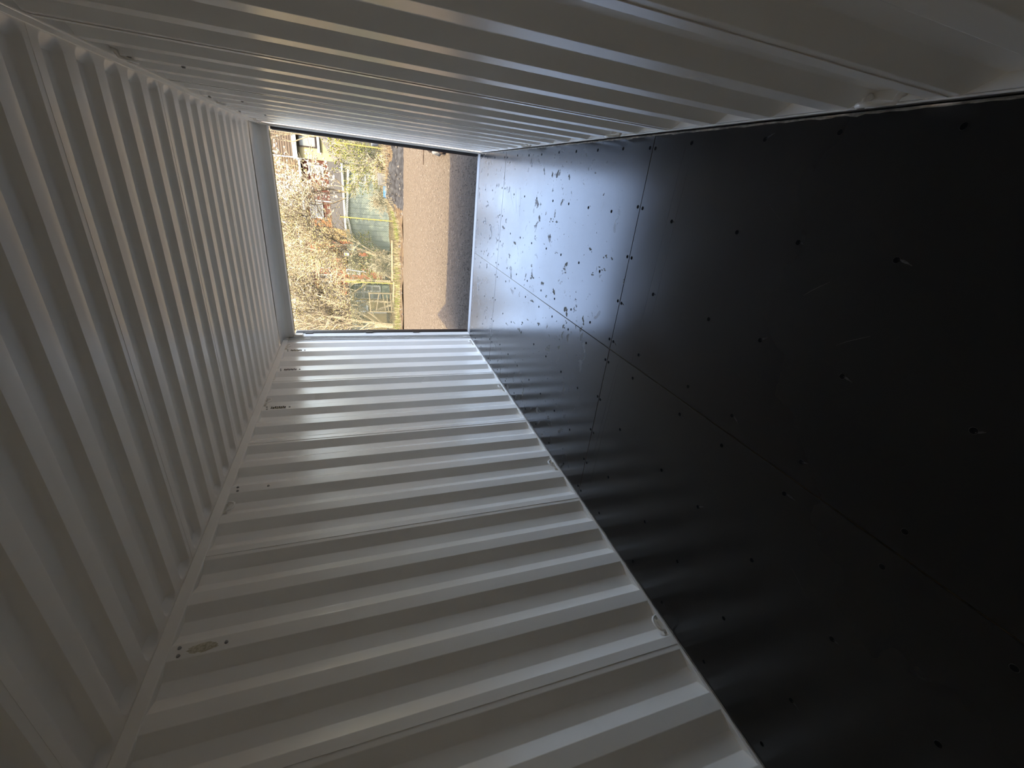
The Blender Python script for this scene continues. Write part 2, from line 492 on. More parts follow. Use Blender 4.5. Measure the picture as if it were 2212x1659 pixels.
XS = [-x for x in XL] + [x for x in XL[::-1][1:]]
seams = [RPH + .042 + RP*5*k for k in (-2, -1, 0, 1, 2, 3)]   # -3.503, -2.4455 ...
seams = [YB] + [s for s in seams if s > YB+.1 and s < -0.5] + [-0.262]
for a, b in zip(seams, seams[1:]):
    yy = yl(a-0.012 if a > YB else a, b)
    bm = bmesh.new(); V = []
    for y in yy:
        lift = 0.0010*max(0.0, 1-(y-yy[0])/0.02) if a > YB else 0.0
        V.append([bm.verts.new((x, y, ZR1 + roof_z(x, y)-lift)) for x in XS])
    for r0, r1 in zip(V, V[1:]):
        for k in range(len(XS)-1): bm.faces.new((r0[k], r0[k+1], r1[k+1], r1[k]))
    ext = [bm.verts.new((x, yy[0], ZR1+0.001)) for x in XS]
    for k in range(len(XS)-1): bm.faces.new((ext[k], ext[k+1], V[0][k+1], V[0][k]))
    o = link('panel', bm, M_ROOF, ceil, True); mark_sharp(o, 0.42)
# header extension plate with its coved edge, then the door header
bm = bmesh.new()
cov = [(-0.262, 2.3925), (-0.258, 2.389), (-0.20, 2.388), (-0.10, 2.387), (-0.06, 2.382), (-0.03, 2.372), (-0.015, 2.352), (-0.012, 2.33)]
A = [bm.verts.new((-1.165, y, z)) for y, z in cov]; B = [bm.verts.new((1.165, y, z)) for y, z in cov]
for k in range(len(cov)-1): bm.faces.new((A[k], B[k], B[k+1], A[k+1]))
bmesh.ops.recalc_face_normals(bm, faces=bm.faces[:])
link('header_plate', bm, M_POST, ceil, True)
hd = tag(empty('trim_1'), kind='structure', label='welded steel frame around the container door opening')
bxo('header', M_POST, hd, -1.18, 1.18, -0.012, 0.10, 2.272, 2.44, 0.004)
bxo('header_lip', mat('header_lip_paint', (0.45, 0.38, 0.12), .5), hd, -1.10, 1.12, 0.097, 0.104, 2.266, 2.273)
bxo('roof_cover', M_RAIL, ceil, -1.26, 1.26, YB-.09, 0.10, 2.44, 2.45)
# sill
bxo('sill', M_SILL, hd, -1.17, 1.17, 0.0, 0.115, -0.16, 0.002, 0.003)
# corner posts with the inner J-bar
def post(s):
    x0, x1 = sorted((s*(1.140 if s < 0 else 1.166), s*1.24)); bxo('corner_post', M_POST, hd, x0, x1, -0.012, 0.115, -0.17, 2.44, 0.004)
    x0, x1 = sorted((s*1.157, s*1.17)); bxo('inner_post_strip', M_POST, hd, x0, x1, -0.075, -0.055, 0.0, 2.385, 0.002)
    x0, x1 = sorted((s*1.152, s*1.166)); bxo('inner_post_strip', M_POST, hd, x0, x1, -0.030, -0.010, 0.0, 2.33, 0.002)
post(-1); post(1)
bxo('stop_block', M_RAIL, hd, -1.150, -1.118, -0.006, 0.06, 2.17, 2.262, 0.003)
bxo('gusset', M_RAIL, hd, -1.166, -1.150, -0.05, -0.045, 2.08, 2.15)
bxo('gusset', M_RAIL, hd, -1.166, -1.150, -0.05, -0.045, 0.05, 0.10)

# lashing rings: bent bars welded in the wall hollows --------------------------
def ring_mesh():
    bm = bmesh.new(); pts = []
    hw, h, out = 0.044, 0.050, 0.026
    pts.append((0.012, -hw, 0.0)); pts.append((0.002, -hw, 0.012))
    for k in range(7):
        a = PI*k/6
        pts.append((-out*0.55 - 0.006*math.sin(a), -hw*math.cos(a)*0.95, 0.016 + h*0.75*math.sin(a)))
    pts.append((0.002, hw, 0.012)); pts.append((0.012, hw, 0.0))
    tube(bm, pts, [0.009, .0075] + [0.0065]*7 + [.0075, 0.009], 8)
    me = bpy.data.meshes.new('lashing_ring'); bm.to_mesh(me); bm.free(); me.materials.append(M_RAIL)
    for p in me.polygons: p.use_smooth = True
    return me
MR = ring_mesh()
for y in (-5.95+.02, -4.515, -3.085, -1.660, -0.245):
    if y < -5.8: continue
    obj_from('lashing_ring', MR, WL, (-XW-0.012, y, 0.014), (0, 0, PI))
    obj_from('lashing_ring', MR, WL, (-XW-0.010, y-0.03, ZR0-0.002), (PI, 0, PI))
for y in (-4.580, -3.180, -1.780):
    obj_from('lashing_ring', MR, WR, (XW+0.016, y, 0.030), (0, 0, 0), (1.1, 1.0, 1.45))
for y in (-4.46, -3.06, -1.63, -0.35):
    obj_from('lashing_ring', MR, WR, (XW+0.012, y, ZR0-0.002), (PI, 0, 0), (1.0, 1.0, 1.1))

# air vents: perforated patch with fixing bolts on the crests
def bolt_mesh():
    bm = bmesh.new(); bmesh.ops.create_cone(bm, cap_ends=True, segments=10, radius1=0.0085, radius2=0.006, depth=0.007)
    me = bpy.data.meshes.new('bolt'); bm.to_mesh(me); bm.free(); me.materials.append(M_BOLT); return me
MB = bolt_mesh()
def vent(side, y, wall, holes, grime):
    v = empty('air_vent', (side*(XW + (0.006 if side > 0 else 0)), y, 0), 0, wall)
    rot = (0, -side*PI/2, 0)
    for (dy, z) in ((-0.018, 2.292), (0.020, 2.298), (0.0, 2.113)):
        obj_from('bolt', MB, v, (-side*0.003, dy, z), rot)
    if grime:
        bm = bmesh.new(); r = random.Random(int(abs(y)*100)); n = 26; c = []
        for k in range(n):
            a = 2*PI*k/n; c.append((0.024*math.cos(a)*r.uniform(.75, 1.1), 0.062*math.sin(a)*r.uniform(.8, 1.15)))
        vs = [bm.verts.new((-side*0.0006, p[0], 2.205+p[1])) for p in c]
        ct = bm.verts.new((-side*0.0022, 0, 2.205))
        for k in range(n): bm.faces.new((vs[k], vs[(k+1) % n], ct))
        bmesh.ops.recalc_face_normals(bm, faces=bm.faces[:])
        link('grime_patch', bm, M_DIRT, v)
    if holes:
        bm = bmesh.new(); r = random.Random(2)
        for a in range(8):
            for b in range(3):
                cy = (b-1)*0.014 + r.uniform(-.002, .002) + (0.006 if a % 2 else 0); cz = 2.150 + a*0.0155
                vs = [bm.verts.new((-side*0.0030, cy+.0034*math.cos(k*PI/3), cz+.0036*math.sin(k*PI/3))) for k in range(6)]
                bm.faces.new(vs)
                # raised lip
                ws = [bm.verts.new((-side*0.0012, cy+.0062*math.cos(k*PI/3), cz+.0065*math.sin(k*PI/3))) for k in range(6)]
                for k in range(6): bm.faces.new((vs[k], vs[(k+1) % 6], ws[(k+1) % 6], ws[k]))
        o = link('perforation', bm, M_HOLE, v); tag(o, kind='stuff')
vent(-1, -4.066, WL, False, True)
vent(-1, -2.945, WL, False, False)
vent(-1, -1.826, WL, True, True)
vent(-1, -0.985, WL, True, False)
vent(-1, -0.425, WL, True, True)
vent(1, -3.045, WR, False, False)
vent(1, -1.925, WR, False, False)
vent(1, -1.085, WR, False, False)

# door leaves, opened outward ----------------------------------------------------
def door(n, side, ang):
    d = tag(empty('door_%d' % n, (side*1.215, 0.20, 0)), kind='structure',
            label='steel container door leaf with black rubber gasket, folded outward at the %s jamb' % ('left' if side < 0 else 'right'))
    # local: leaf runs along local +y from the hinge, thickness in x
    d.rotation_euler = (0, 0, ang)
    w = 1.14
    fr = [(0.0, .06), (w-.06, w)]
    for a, b in fr: bxo('stile', M_RAIL, d, -.022, .022, a, b, 0.02, 2.27, .004)
    bxo('cross_rail', M_RAIL, d, -.022, .022, .06, w-.06, 0.02, 0.12, .004)
    bxo('cross_rail', M_RAIL, d, -.022, .022, .06, w-.06, 2.17, 2.27, .004)
    bm = bmesh.new(); prev = None
    z = .12; P = []
    while z < 2.17:
        P += [(z, -.018), (min(z+.20, 2.17), -.018), (min(z+.24, 2.17), .018), (min(z+.36, 2.17), .018)]; z += .40
    for (zz, xx) in P:
        v = [bm.verts.new((xx, yy, zz)) for yy in (.06, w-.06)]
        if prev: bm.faces.new((prev[0], prev[1], v[1], v[0]))
        prev = v
    link('leaf_panel', bm, M_WALL, d)
    sx = -side
    for yy in (.30, .82):
        bm = bmesh.new(); tube(bm, [(-sx*.06, yy, .0), (-sx*.06, yy, 2.30)], .017, 10)
        lb = link('locking_bar', bm, M_RAIL, d, True)
    for zz in (.25, .95, 1.6, 2.1):
        x0, x1 = sorted((0.0, -sx*.05)); bxo('hinge', M_RAIL, d, x0, x1, -.05, .06, zz-.05, zz+.05, .004)
    return d
D1 = door(1, -1, math.radians(29))
D2 = door(2, 1, math.radians(-62))
# rubber gaskets stand up against the jambs
for s, d in ((-1, hd), (1, hd)):
    xo = 1.150
    def g(nm, xa, xb, y0, y1, z0, z1, m):
        a, b = sorted((s*xa, s*xb)); return bxo(nm, m, d, a, b, y0, y1, z0, z1, .002)
    xi = 1.128 if s < 0 else 1.132
    g('gasket', xi, 1.18, 0.117, 0.205, 0.0, 2.262, M_RUB)
    g('gasket_lip', xi-.006, 1.15, 0.150, 0.162, 0.01, 2.255, M_RUB2)
for z in (2.06, 1.32, .70):
    bxo('gasket_clip', M_RUB, hd, -1.138, -1.124, 0.096, 0.118, z, z+.09)

# ================================================================== outside
INSIDE = set(m.name for m in bpy.data.materials)
G = -0.17
# ground of compacted gravel
def gravel_mat():
    m = mat('yard_gravel', (0.1, 0.09, 0.08), 0.95, spec=0.2); n = N(m)
    v = n.co(); a = n.noise(v, 85.0, 3, 0.6); b = n.noise(n.co((.6, 3.0, 1)), 2.0, 3, 0.6)
    vo = n.new('ShaderNodeTexVoronoi'); vo.inputs['Scale'].default_value = 30.0; n.t.links.new(v, vo.inputs['Vector'])
    c = n.ramp(a, [(0.34, (0.13, 0.092, 0.062)), (0.50, GR1), (0.66, GR2)])
    e = n.noise(v, 17.0, 4, 0.75)
    c = n.mix(n.ramp(e, [(0.36, 0.75), (0.50, 0.0)]), c, (0.10, 0.07, 0.047)); c = n.mix(n.ramp(e, [(0.56, 0.0), (0.68, 0.8)]), c, (0.62, 0.49, 0.35))
    c = n.mix(n.ramp(b, [(0.35, 0.0), (0.7, 0.35)]), c, (0.28, 0.195, 0.125))
    n.set('Base Color', c)
    n.bump(n.math('ADD', a, n.math('MULTIPLY', vo.outputs['Distance'], .6)), 0.25, 0.006)
    return m
GR1 = (0.262, 0.183, 0.108); GR2 = (0.41, 0.31, 0.19)
M_GRAV = gravel_mat()
bm = bmesh.new()
# the plane is split so that it carries gentle undulations near the doors
gx = [-60, -30, -15] + [-8+.5*i for i in range(33)] + [15, 30, 60]
gy = [-40, -12] + [-8+.5*i for i in range(41)] + [14, 20, 40, 90]
V = [[bm.verts.new((x, y, G - 0.012 + 0.012*math.sin(x*1.7+y*.9)*math.cos(y*1.3-x*.4))) for x in gx] for y in gy]
for r0, r1 in zip(V, V[1:]):
    for k in range(len(gx)-1): bm.faces.new((r0[k], r0[k+1], r1[k+1], r1[k]))
ground = tag(link('ground', bm, M_GRAV, None, True), kind='structure', label='flat yard of compacted tan gravel in front of the container')

def scatter(name, n, region, size, matl, seed, parent=None, zfun=None, squash=.6):
    r = random.Random(seed); vs = []; fs = []
    base = [(1,0,0),(-1,0,0),(0,1,0),(0,-1,0),(0,0,1),(0,0,-1)]
    tri = [(0,2,4),(2,1,4),(1,3,4),(3,0,4),(2,0,5),(1,2,5),(3,1,5),(0,3,5)]
    for i in range(n):
        x, y = region(r); z = zfun(x, y) if zfun else G
        s = r.uniform(*size); a = r.uniform(0, 6.3); ca, sa = math.cos(a), math.sin(a)
        k = len(vs); sx, sy, sz = s*r.uniform(.7, 1.2), s*r.uniform(.7, 1.2), s*squash*r.uniform(.7, 1.2)
        for p in base:
            X, Y = p[0]*sx*r.uniform(.8, 1.2), p[1]*sy*r.uniform(.8, 1.2)
            vs.append((x+X*ca-Y*sa, y+X*sa+Y*ca, z+p[2]*sz+sz*.2))
        fs += [tuple(k+q for q in t) for t in tri]
    me = bpy.data.meshes.new(name); me.from_pydata(vs, [], fs); me.materials.append(matl)
    o = bpy.data.objects.new(name, me); col.objects.link(o)
    if parent: o.parent = parent
    return o
M_PEB = noisy('pebbles', (0.20, 0.14, 0.09), (0.66, 0.55, 0.42), 7.0, .9, lo=.3, hi=.7)
tag(scatter('gravel', 14000, lambda r: (r.uniform(-4.5, 3.0), 0.3 + 10*r.random()**1.5), (0.005, 0.013), M_PEB, 11),
    'loose pebbles strewn over the tan gravel yard', 'gravel', kind='stuff')

# verge: raised soil bank on the right, its shade painted in dark grey, and leaf litter behind
def bank_h(x, y):
    t = smooth((y-10.9-.9*smooth(-x/1.2))/2.0)*smooth((x+1.25)/1.3)
    return G - .05 + .45*t + .05*math.sin(x*3.1+y*2)*t + .03*math.sin(x*7.7-y*5)*t
M_SOIL = noisy('shaded_soil', (0.035, 0.031, 0.029), (0.115, 0.108, 0.102), 6.0, .95, .8, .03)
bm = bmesh.new(); V = []
for j in range(26):
    y = 10.8 + j*.11
    V.append([bm.verts.new((-2.0+i*.14, y, bank_h(-2.0+i*.14, y)+(rnd.uniform(-.02, .02) if j else -.02))) for i in range(46)])
for a, b in zip(V, V[1:]):
    for k in range(45): bm.faces.new((a[k], a[k+1], b[k+1], b[k]))
tag(link('earth_bank', bm, M_SOIL, None), 'low bank of dark grey soil with painted-in shade along the back edge of the gravel yard', 'earth bank')
M_LITTER = noisy('leaf_litter', (0.11, 0.062, 0.035), (0.30, 0.20, 0.10), 5.0, .95, .7, .03)
def lit_h(x, y):
    t = smooth((y-11.5)/1.5); return G + (.02+.42*smooth((x+1.2)/1.4))*t + .02*math.sin(5*x)+.02*math.sin(7*y+x)
bm = bmesh.new(); V = []
for j in range(22):
    y = 11.6 + j*.5
    V.append([bm.verts.new((-14+i*.45, y, lit_h(-14+i*.45, y)+rnd.uniform(-.03, .03))) for i in range(46)])
for a, b in zip(V, V[1:]):
    for k in range(45): bm.faces.new((a[k], a[k+1], b[k+1], b[k]))
tag(link('verge', bm, M_LITTER, None), 'rough verge covered with red-brown leaf litter below the wire fence', 'verge', kind='structure')
M_STONE = noisy('pale_stone', (0.16, 0.13, 0.10), (0.34, 0.29, 0.23), 5.0, .9)
tag(scatter('rubble', 260, lambda r: (r.uniform(-7, 3.0), r.uniform(11.2, 14.2)), (0.02, 0.07), M_STONE, 21, zfun=lambda x, y: max(bank_h(x, y) if y < 13.5 else -9, lit_h(x, y) if y > 11.6 else -9)),
    'pale stones and bits of rubble lying along the verge', 'rubble', kind='stuff')

# blades and stalks (dead and green grass) --------------------------------------
def blades(name, n, region, h, matl, seed, zfun, lean=.5, w=.005, parent=None):
    r = random.Random(seed); vs = []; fs = []
    for i in range(n):
        x, y = region(r); z = zfun(x, y) - .02; H = r.uniform(*h); a = r.uniform(0, 2*PI); l = H*lean*r.uniform(0, 1.6)
        dx, dy = math.cos(a)*l, math.sin(a)*l; b = a + PI/2; wx, wy = math.cos(b)*w, math.sin(b)*w
        k = len(vs)
        vs += [(x-wx, y-wy, z), (x+wx, y+wy, z), (x+dx*.4+wx*.7, y+dy*.4+wy*.7, z+H*.6), (x+dx*.4-wx*.7, y+dy*.4-wy*.7, z+H*.6), (x+dx, y+dy, z+H)]
        fs += [(k, k+1, k+2, k+3), (k+3, k+2, k+4)]
    me = bpy.data.meshes.new(name); me.from_pydata(vs, [], fs); me.materials.append(matl)
    o = bpy.data.objects.new(name, me); col.objects.link(o)
    if parent: o.parent = parent
    return o
M_STRAW = noisy('dry_stalks', (0.40, 0.30, 0.16), (0.62, 0.50, 0.30), 3.0, .8)
M_GREEN = noisy('green_blades', (0.16, 0.22, 0.04), (0.38, 0.42, 0.08), 3.0, .8)
ver = lambda x, y: lit_h(x, y)
tag(blades('dead_grass', 6000, lambda r: (r.uniform(-9, 2.6), r.uniform(12.2, 15.6)), (0.05, 0.26), M_STRAW, 31, ver),
    'straw-coloured dead grass and stalks growing under the wire fence', 'dead grass', kind='stuff')
tag(blades('grass', 2200, lambda r: ((r.gauss(-4.8, 1.6), r.uniform(12.6, 14.8)) if r.random() < .7 else (r.uniform(-1.8, -.6), r.uniform(13, 14.5))), (0.06, 0.22), M_GREEN, 32, ver),
    'green tufts of grass at the foot of the wire fence', 'grass', kind='stuff')

# wire fence ----------------------------------------------------------------------
M_YEL = noisy('yellow_plastic', (0.46, 0.36, 0.09), (0.66, 0.54, 0.18), 12, .6)
M_WIRE = mat('fence_wire', (0.16, 0.19, 0.12), .5)
fence = tag(empty('wire_fence', (0, 15, 0)), 'diamond wire mesh fence on thin yellow posts behind the gravel yard', 'fence')
for x in (1.65, -1.15, -3.93, -6.7, -9.5):
    bm = bmesh.new(); tube(bm, [(x, 0, -.25), (x+.03, 0, 2.12)], .024, 8)
    for k in range(9):
        z = -.05 + k*.25; tube(bm, [(x-.055, -.01, z), (x+.055, -.01, z+.02)], .008, 4)
    link('post', bm, M_YEL, fence)
vs = []; fs = []
def wire(x0, z0, x1, z1, r=.0045):
    k = len(vs); dx, dz = x1-x0, z1-z0; L = math.hypot(dx, dz); nx, nz = -dz/L*r, dx/L*r
    for (x, z) in ((x0, z0), (x1, z1)): vs.extend([(x+nx, 0, z+nz), (x-nx, 0, z-nz), (x, r*1.6, z)])
    fs.extend([(k, k+1, k+4, k+3), (k+1, k+2, k+5, k+4), (k+2, k, k+3, k+5)])
x = -12.5
while x < 4.2:
    wire(x, -.1, x+2.0, 1.9); wire(x+2.0, -.1, x, 1.9); x += .085
for z in (1.9, .9, .02): wire(-12, z, 4, z, .006)
me = bpy.data.meshes.new('mesh'); me.from_pydata(vs, [], fs); me.materials.append(M_WIRE)
o = bpy.data.objects.new('wire_mesh', me); col.objects.link(o); o.parent = fence; o['kind'] = 'stuff'

# timber lying along the fence, gate frame of rough timber ---------------------------
M_TIM = noisy('weathered_timber', (0.34, 0.25, 0.14), (0.55, 0.44, 0.28), 8, .8, .3, .004, stretch=(1, 1, 6))
M_TIMG = noisy('grey_timber', (0.20, 0.175, 0.14), (0.33, 0.30, 0.25), 8, .85, .3, .004, stretch=(6, 1, 1))
def single(name, label, cat, build, m, group=None):
    bm = bmesh.new(); build(bm); o = link(name, bm, m); tag(o, label, cat, group); return o
def plank(p, q, w, t):
    def f(bm):
        a, b = Vector(p), Vector(q); d = (b-a).normalized(); u, v = frame_of(d)
        A = [bm.verts.new(a+u*i*w/2+v*j*t/2) for i, j in ((-1,-1),(1,-1),(1,1),(-1,1))]
        B = [bm.verts.new(b+u*i*w/2+v*j*t/2) for i, j in ((-1,-1),(1,-1),(1,1),(-1,1))]
        for k in range(4): bm.faces.new((A[k], A[(k+1) % 4], B[(k+1) % 4], B[k]))
        bm.faces.new(A[::-1]); bm.faces.new(B)
        bmesh.ops.recalc_face_normals(bm, faces=bm.faces[:])
        bmesh.ops.bevel(bm, geom=bm.edges[:], offset=min(w, t)*.12, segments=1, affect='EDGES')
    return f
single('timber_rail', 'long pale timber rail lying at the foot of the wire fence', 'timber', plank((-1.9, 14.6, .02), (-3.75, 14.75, .03), .10, .08), M_TIM)
single('timber_rail', 'tan timber rail propped left of the long pale one, nearer the second yellow post', 'timber', plank((-3.8, 14.85, -.05), (-5.1, 15.1, .0), .09, .07), M_TIM)
gate = tag(empty('timber_gate', (-5.1, 16, -.2)), 'rough timber gate with leaning rails behind the wire fence', 'gate')
for (p, q) in (((.44, 0, .05), (.44, 0, 1.30)), ((-.50, 0, .05), (-.50, 0, 1.28))):
    bm = bmesh.new(); plank(p, q, .08, .07)(bm); link('post', bm, M_TIM, gate)
for (p, q) in (((.4, 0, 1.26), (-.5, 0, 1.22)), ((.42, .02, .25), (-.5, .02, .20)), ((.38, .02, .62), (-.45, .02, .50)), ((.40, .03, .80), (-.46, .03, .95)), ((.36, .03, .42), (-.48, .03, .36))):
    bm = bmesh.new(); plank(p, q, .07, .05)(bm); link('rail', bm, M_TIM, gate)

# objects beyond the fence at the right -------------------------------------------------
M_BLUE = noisy('blue_plastic', (0.035, 0.13, 0.24), (0.10, 0.26, 0.40), 14, .45, .2, .01)
M_WHITE = noisy('white_plastic', (0.55, 0.58, 0.62), (0.72, 0.74, 0.76), 5, .45)
M_CONC = noisy('concrete', (0.20, 0.19, 0.165), (0.32, 0.30, 0.27), 8, .9, .4, .01)
def lathe(bm, prof, c, n=18, mi=0):
    rings = [[bm.verts.new((c[0]+r*math.cos(2*PI*k/n), c[1]+r*math.sin(2*PI*k/n), c[2]+z)) for k in range(n)] for r, z in prof]
    for a, b in zip(rings, rings[1:]):
        for k in range(n): bm.faces.new((a[k], a[(k+1) % n], b[(k+1) % n], b[k])).material_index = mi
    bm.faces.new(rings[0][::-1]).material_index = mi; bm.faces.new(rings[-1]).material_index = mi
# blue drum lying half sunk on its side with ribs
bar = tag(empty('plastic_drum', (0.09, 13.5, .12)), 'blue ribbed plastic drum lying on its side at the end of the soil bank', 'drum')
bm = bmesh.new(); prof = []
for k in range(15):
    z = -.21 + k*.03; r = .125 + (.010 if k % 3 == 1 else 0) - (.02 if k in (0, 14) else 0); prof.append((r, z))
lathe(bm, prof, (0, 0, 0)); bmesh.ops.rotate(bm, verts=bm.verts, cent=(0, 0, 0), matrix=Matrix.Rotation(PI/2, 3, 'Y'))
bmesh.ops.translate(bm, verts=bm.verts, vec=(0, 0, .15)); link('body', bm, M_BLUE, bar, True)
bm = bmesh.new(); tube(bm, [(-.225, 0, .19), (-.24, 0, .19)], .03, 10); link('cap', bm, M_BLUE, bar)
tub = tag(empty('bucket', (1.78, 14, .52)), 'pale blue-white plastic bucket standing by the right end of the wire fence', 'bucket')
bm = bmesh.new(); lathe(bm, [(.085, 0), (.105, .22), (.112, .225), (.112, .24), (.10, .24), (.08, .02)], (0, 0, 0)); link('body', bm, M_WHITE, tub, True)
bm = bmesh.new(); tube(bm, [(.112*math.cos(PI*k/8), 0, .23-.09*math.sin(PI*k/8)) for k in range(9)], .005, 5); link('handle', bm, M_WHITE, tub)
single('white_board', 'white board lying on the verge beside the pale bucket', 'board', plank((1.92, 13.6, .50), (1.86, 13.3, .14), .16, .03), M_WHITE)
def slab_b(bm): box(bm, .30, .74, 13.7, 13.95, .10, .58, 0, .02)
single('concrete_block', 'mossy grey concrete block standing on the soil bank', 'block', slab_b, M_CONC)
gb = tag(empty('board_fence', (1.6, 16.2, .2)), 'short grey weathered timber fence panel behind the yellow-green shrub', 'fence')
for k in range(14):
    bm = bmesh.new(); plank((-.62+k*.125, 0, .45), (-.62+k*.125, 0, 1.42+.02*math.sin(k*2.3)), .118, .02)(bm); link('board', bm, M_TIMG, gb)
bm = bmesh.new(); plank((-.7, .03, .7), (1.15, .03, .7), .06, .04)(bm); link('rail', bm, M_TIMG, gb)

# bundle on the gravel just outside the right jamb
bun = tag(empty('cloth_bundle', (1.36, 3.3, G)), 'crumpled brown, cream and black bundle lying on the gravel by the right jamb', 'bundle')
def lump(name, c, s, m, seed):
    bm = bmesh.new(); bmesh.ops.create_icosphere(bm, subdivisions=3, radius=1.0); r = random.Random(seed)
    ph = [r.uniform(0, 6) for _ in range(6)]
    for v in bm.verts:
        d = v.co.copy(); k = 1 + .10*math.sin(4*d.x+ph[0]) + .09*math.sin(5*d.y+ph[1]) + .08*math.sin(6*d.z+ph[2]+3*d.x)
        v.co = Vector((d.x*s[0]*k+c[0], d.y*s[1]*k+c[1], max(0.0, d.z*s[2]*k+c[2])))
    return link(name, bm, m, bun, True)
M_BRN = noisy('brown_cloth', (0.05, 0.03, 0.02), (0.17, 0.11, 0.07), 7, .9); M_CRM = noisy('cream_cloth', (0.40, 0.35, 0.27), (0.58, 0.53, 0.44), 9, .9)
M_BLK = noisy('black_cloth', (0.012, 0.01, 0.01), (0.05, 0.045, 0.045), 9, .9); M_PNK = noisy('pink_cloth', (0.35, 0.2, 0.2), (0.5, 0.4, 0.4), 9, .9)
lump('brown_fold', (.06, 1.35, .05), (.11, .48, .12), M_BRN, 1); lump('cream_fold', (-.01, .55, .05), (.11, .26, .12), M_CRM, 2)
lump('dark_fold', (-.02, .02, .05), (.11, .30, .11), M_BRN, 3); lump('black_fold', (-.03, -.50, .04), (.08, .13, .08), M_BLK, 4)
lump('pink_fold', (-.04, -.80, .02), (.07, .14, .045), M_PNK, 5)
def shadow_strip(bm): tube(bm, [(1.75, 6.06, G+.012), (1.45, 6.10, G+.014), (1.08, 6.13, G+.010)], [.012, .014, .009], 6)  # thin dark strip modelled in place of a shadow line on the gravel
single('shadow_strip', 'thin dark strip standing in for a shadow on the sunlit gravel near the right jamb', 'shadow_strip', shadow_strip, M_BRN)

# shed -----------------------------------------------------------------------------
M_SHED = noisy('pale_green_boards', (0.34, 0.40, 0.35), (0.42, 0.47, 0.41), 2.2, .7)
M_SHED2 = noisy('green_corner', (0.20, 0.25, 0.21), (0.27, 0.31, 0.26), 2.2, .7)
M_WTRIM = mat('white_trim', (0.72, 0.72, 0.70), .5)
M_GLASS = mat('window_glass', (0.26, 0.26, 0.25), .35, spec=.2)
M_TILE = None
shed = tag(empty('garden_shed', (0, 19, -.3)), 'pale green boarded garden shed with white fascia behind the wire fence', 'shed')
apx = (-1.41, 2.20); rt = (0.72, 2.02); lf = (-3.14, 1.87)
def top(x):
    return apx[1] + (x-apx[0])*((rt[1]-apx[1])/(rt[0]-apx[0]) if x > apx[0] else (lf[1]-apx[1])/(lf[0]-apx[0]))
x = lf[0]
while x < 0.62:
    w = min(.262, .66-x)
    bm = bmesh.new()
    zt0, zt1 = top(x+.006), top(x+w-.006)
    prism(bm, [(x+.006, 0.0), (x+w-.006, 0.0), (x+w-.006, zt1), (x+.006, zt0)], 'y', 0, .03)
    bmesh.ops.bevel(bm, geom=[e for e in bm.edges if abs(e.verts[0].co.z-e.verts[1].co.z) > .5], offset=.008, segments=1, affect='EDGES')
    link('board', bm, M_SHED, shed); x += w
bm = bmesh.new(); prism(bm, [(lf[0]+.02, 0.02), (.64, 0.02), (.64, top(.64)-.03), (apx[0], apx[1]-.03), (lf[0]+.02, lf[1]-.03)], 'y', .02, 2.6); link('body', bm, M_SHED2, shed)
bm = bmesh.new(); plank((rt[0]+.1, -.13, rt[1]-.0), (apx[0], -.13, apx[1]+.02), .02, .11)(bm); link('fascia', bm, M_WTRIM, shed)
bm = bmesh.new(); plank((apx[0], -.13, apx[1]+.02), (lf[0]-.1, -.13, lf[1]), .02, .11)(bm); link('fascia', bm, M_WTRIM, shed)
M_FELT = noisy('roof_felt', (0.10, 0.10, 0.11), (0.17, 0.17, 0.18), 6, .9)
for a, b in ((rt, apx), (apx, lf)):
    bm = bmesh.new(); e = .12*(1 if a is rt else -1)
    prism(bm, [(a[0]+(e if a is rt else 0), a[1]+.03), (b[0]+(0 if a is rt else -.12), b[1]+.03+(0 if a is rt else -.02)), (b[0]+(0 if a is rt else -.12), b[1]+.06), (a[0]+(e if a is rt else 0), a[1]+.06)], 'y', -.10, 2.7)
    link('roof', bm, M_FELT, shed)
def window(parent, cx, cz, w, h, y=-.02, mull=1, tr=0, fr=.07, m=None, glass=None):
    """window: frame with panes as its parts"""
    m = m or M_WTRIM; bm = bmesh.new()
    x0, x1, z0, z1 = cx-w/2, cx+w/2, cz-h/2, cz+h/2
    for q in ((x0, x1, z0, z0+fr), (x0, x1, z1-fr, z1), (x0, x0+fr, z0+fr, z1-fr), (x1-fr, x1, z0+fr, z1-fr)): box(bm, q[0], q[1], y-.05, y+.03, q[2], q[3])
    for k in range(1, mull+1):
        xm = x0 + w*k/(mull+1); box(bm, xm-fr*.4, xm+fr*.4, y-.045, y+.03, z0+fr, z1-fr)
    for k in range(1, tr+1):
        zm = z0 + h*k/(tr+1); box(bm, x0+fr, x1-fr, y-.047, y+.03, zm-fr*.4, zm+fr*.4)
    f = link('window', bm, m, parent)
    for k in range(mull+1):
        a, b = x0+fr+(w-2*fr)*k/(mull+1), x0+fr+(w-2*fr)*(k+1)/(mull+1)
        bxo('pane', glass or M_GLASS, f, a+.002, b-.002, y-.012, y-.004, z0+fr*.9, z1-fr*.9)
    return f
window(shed, .36, 1.50, .42, .58, -.03, 0, 1, .07)

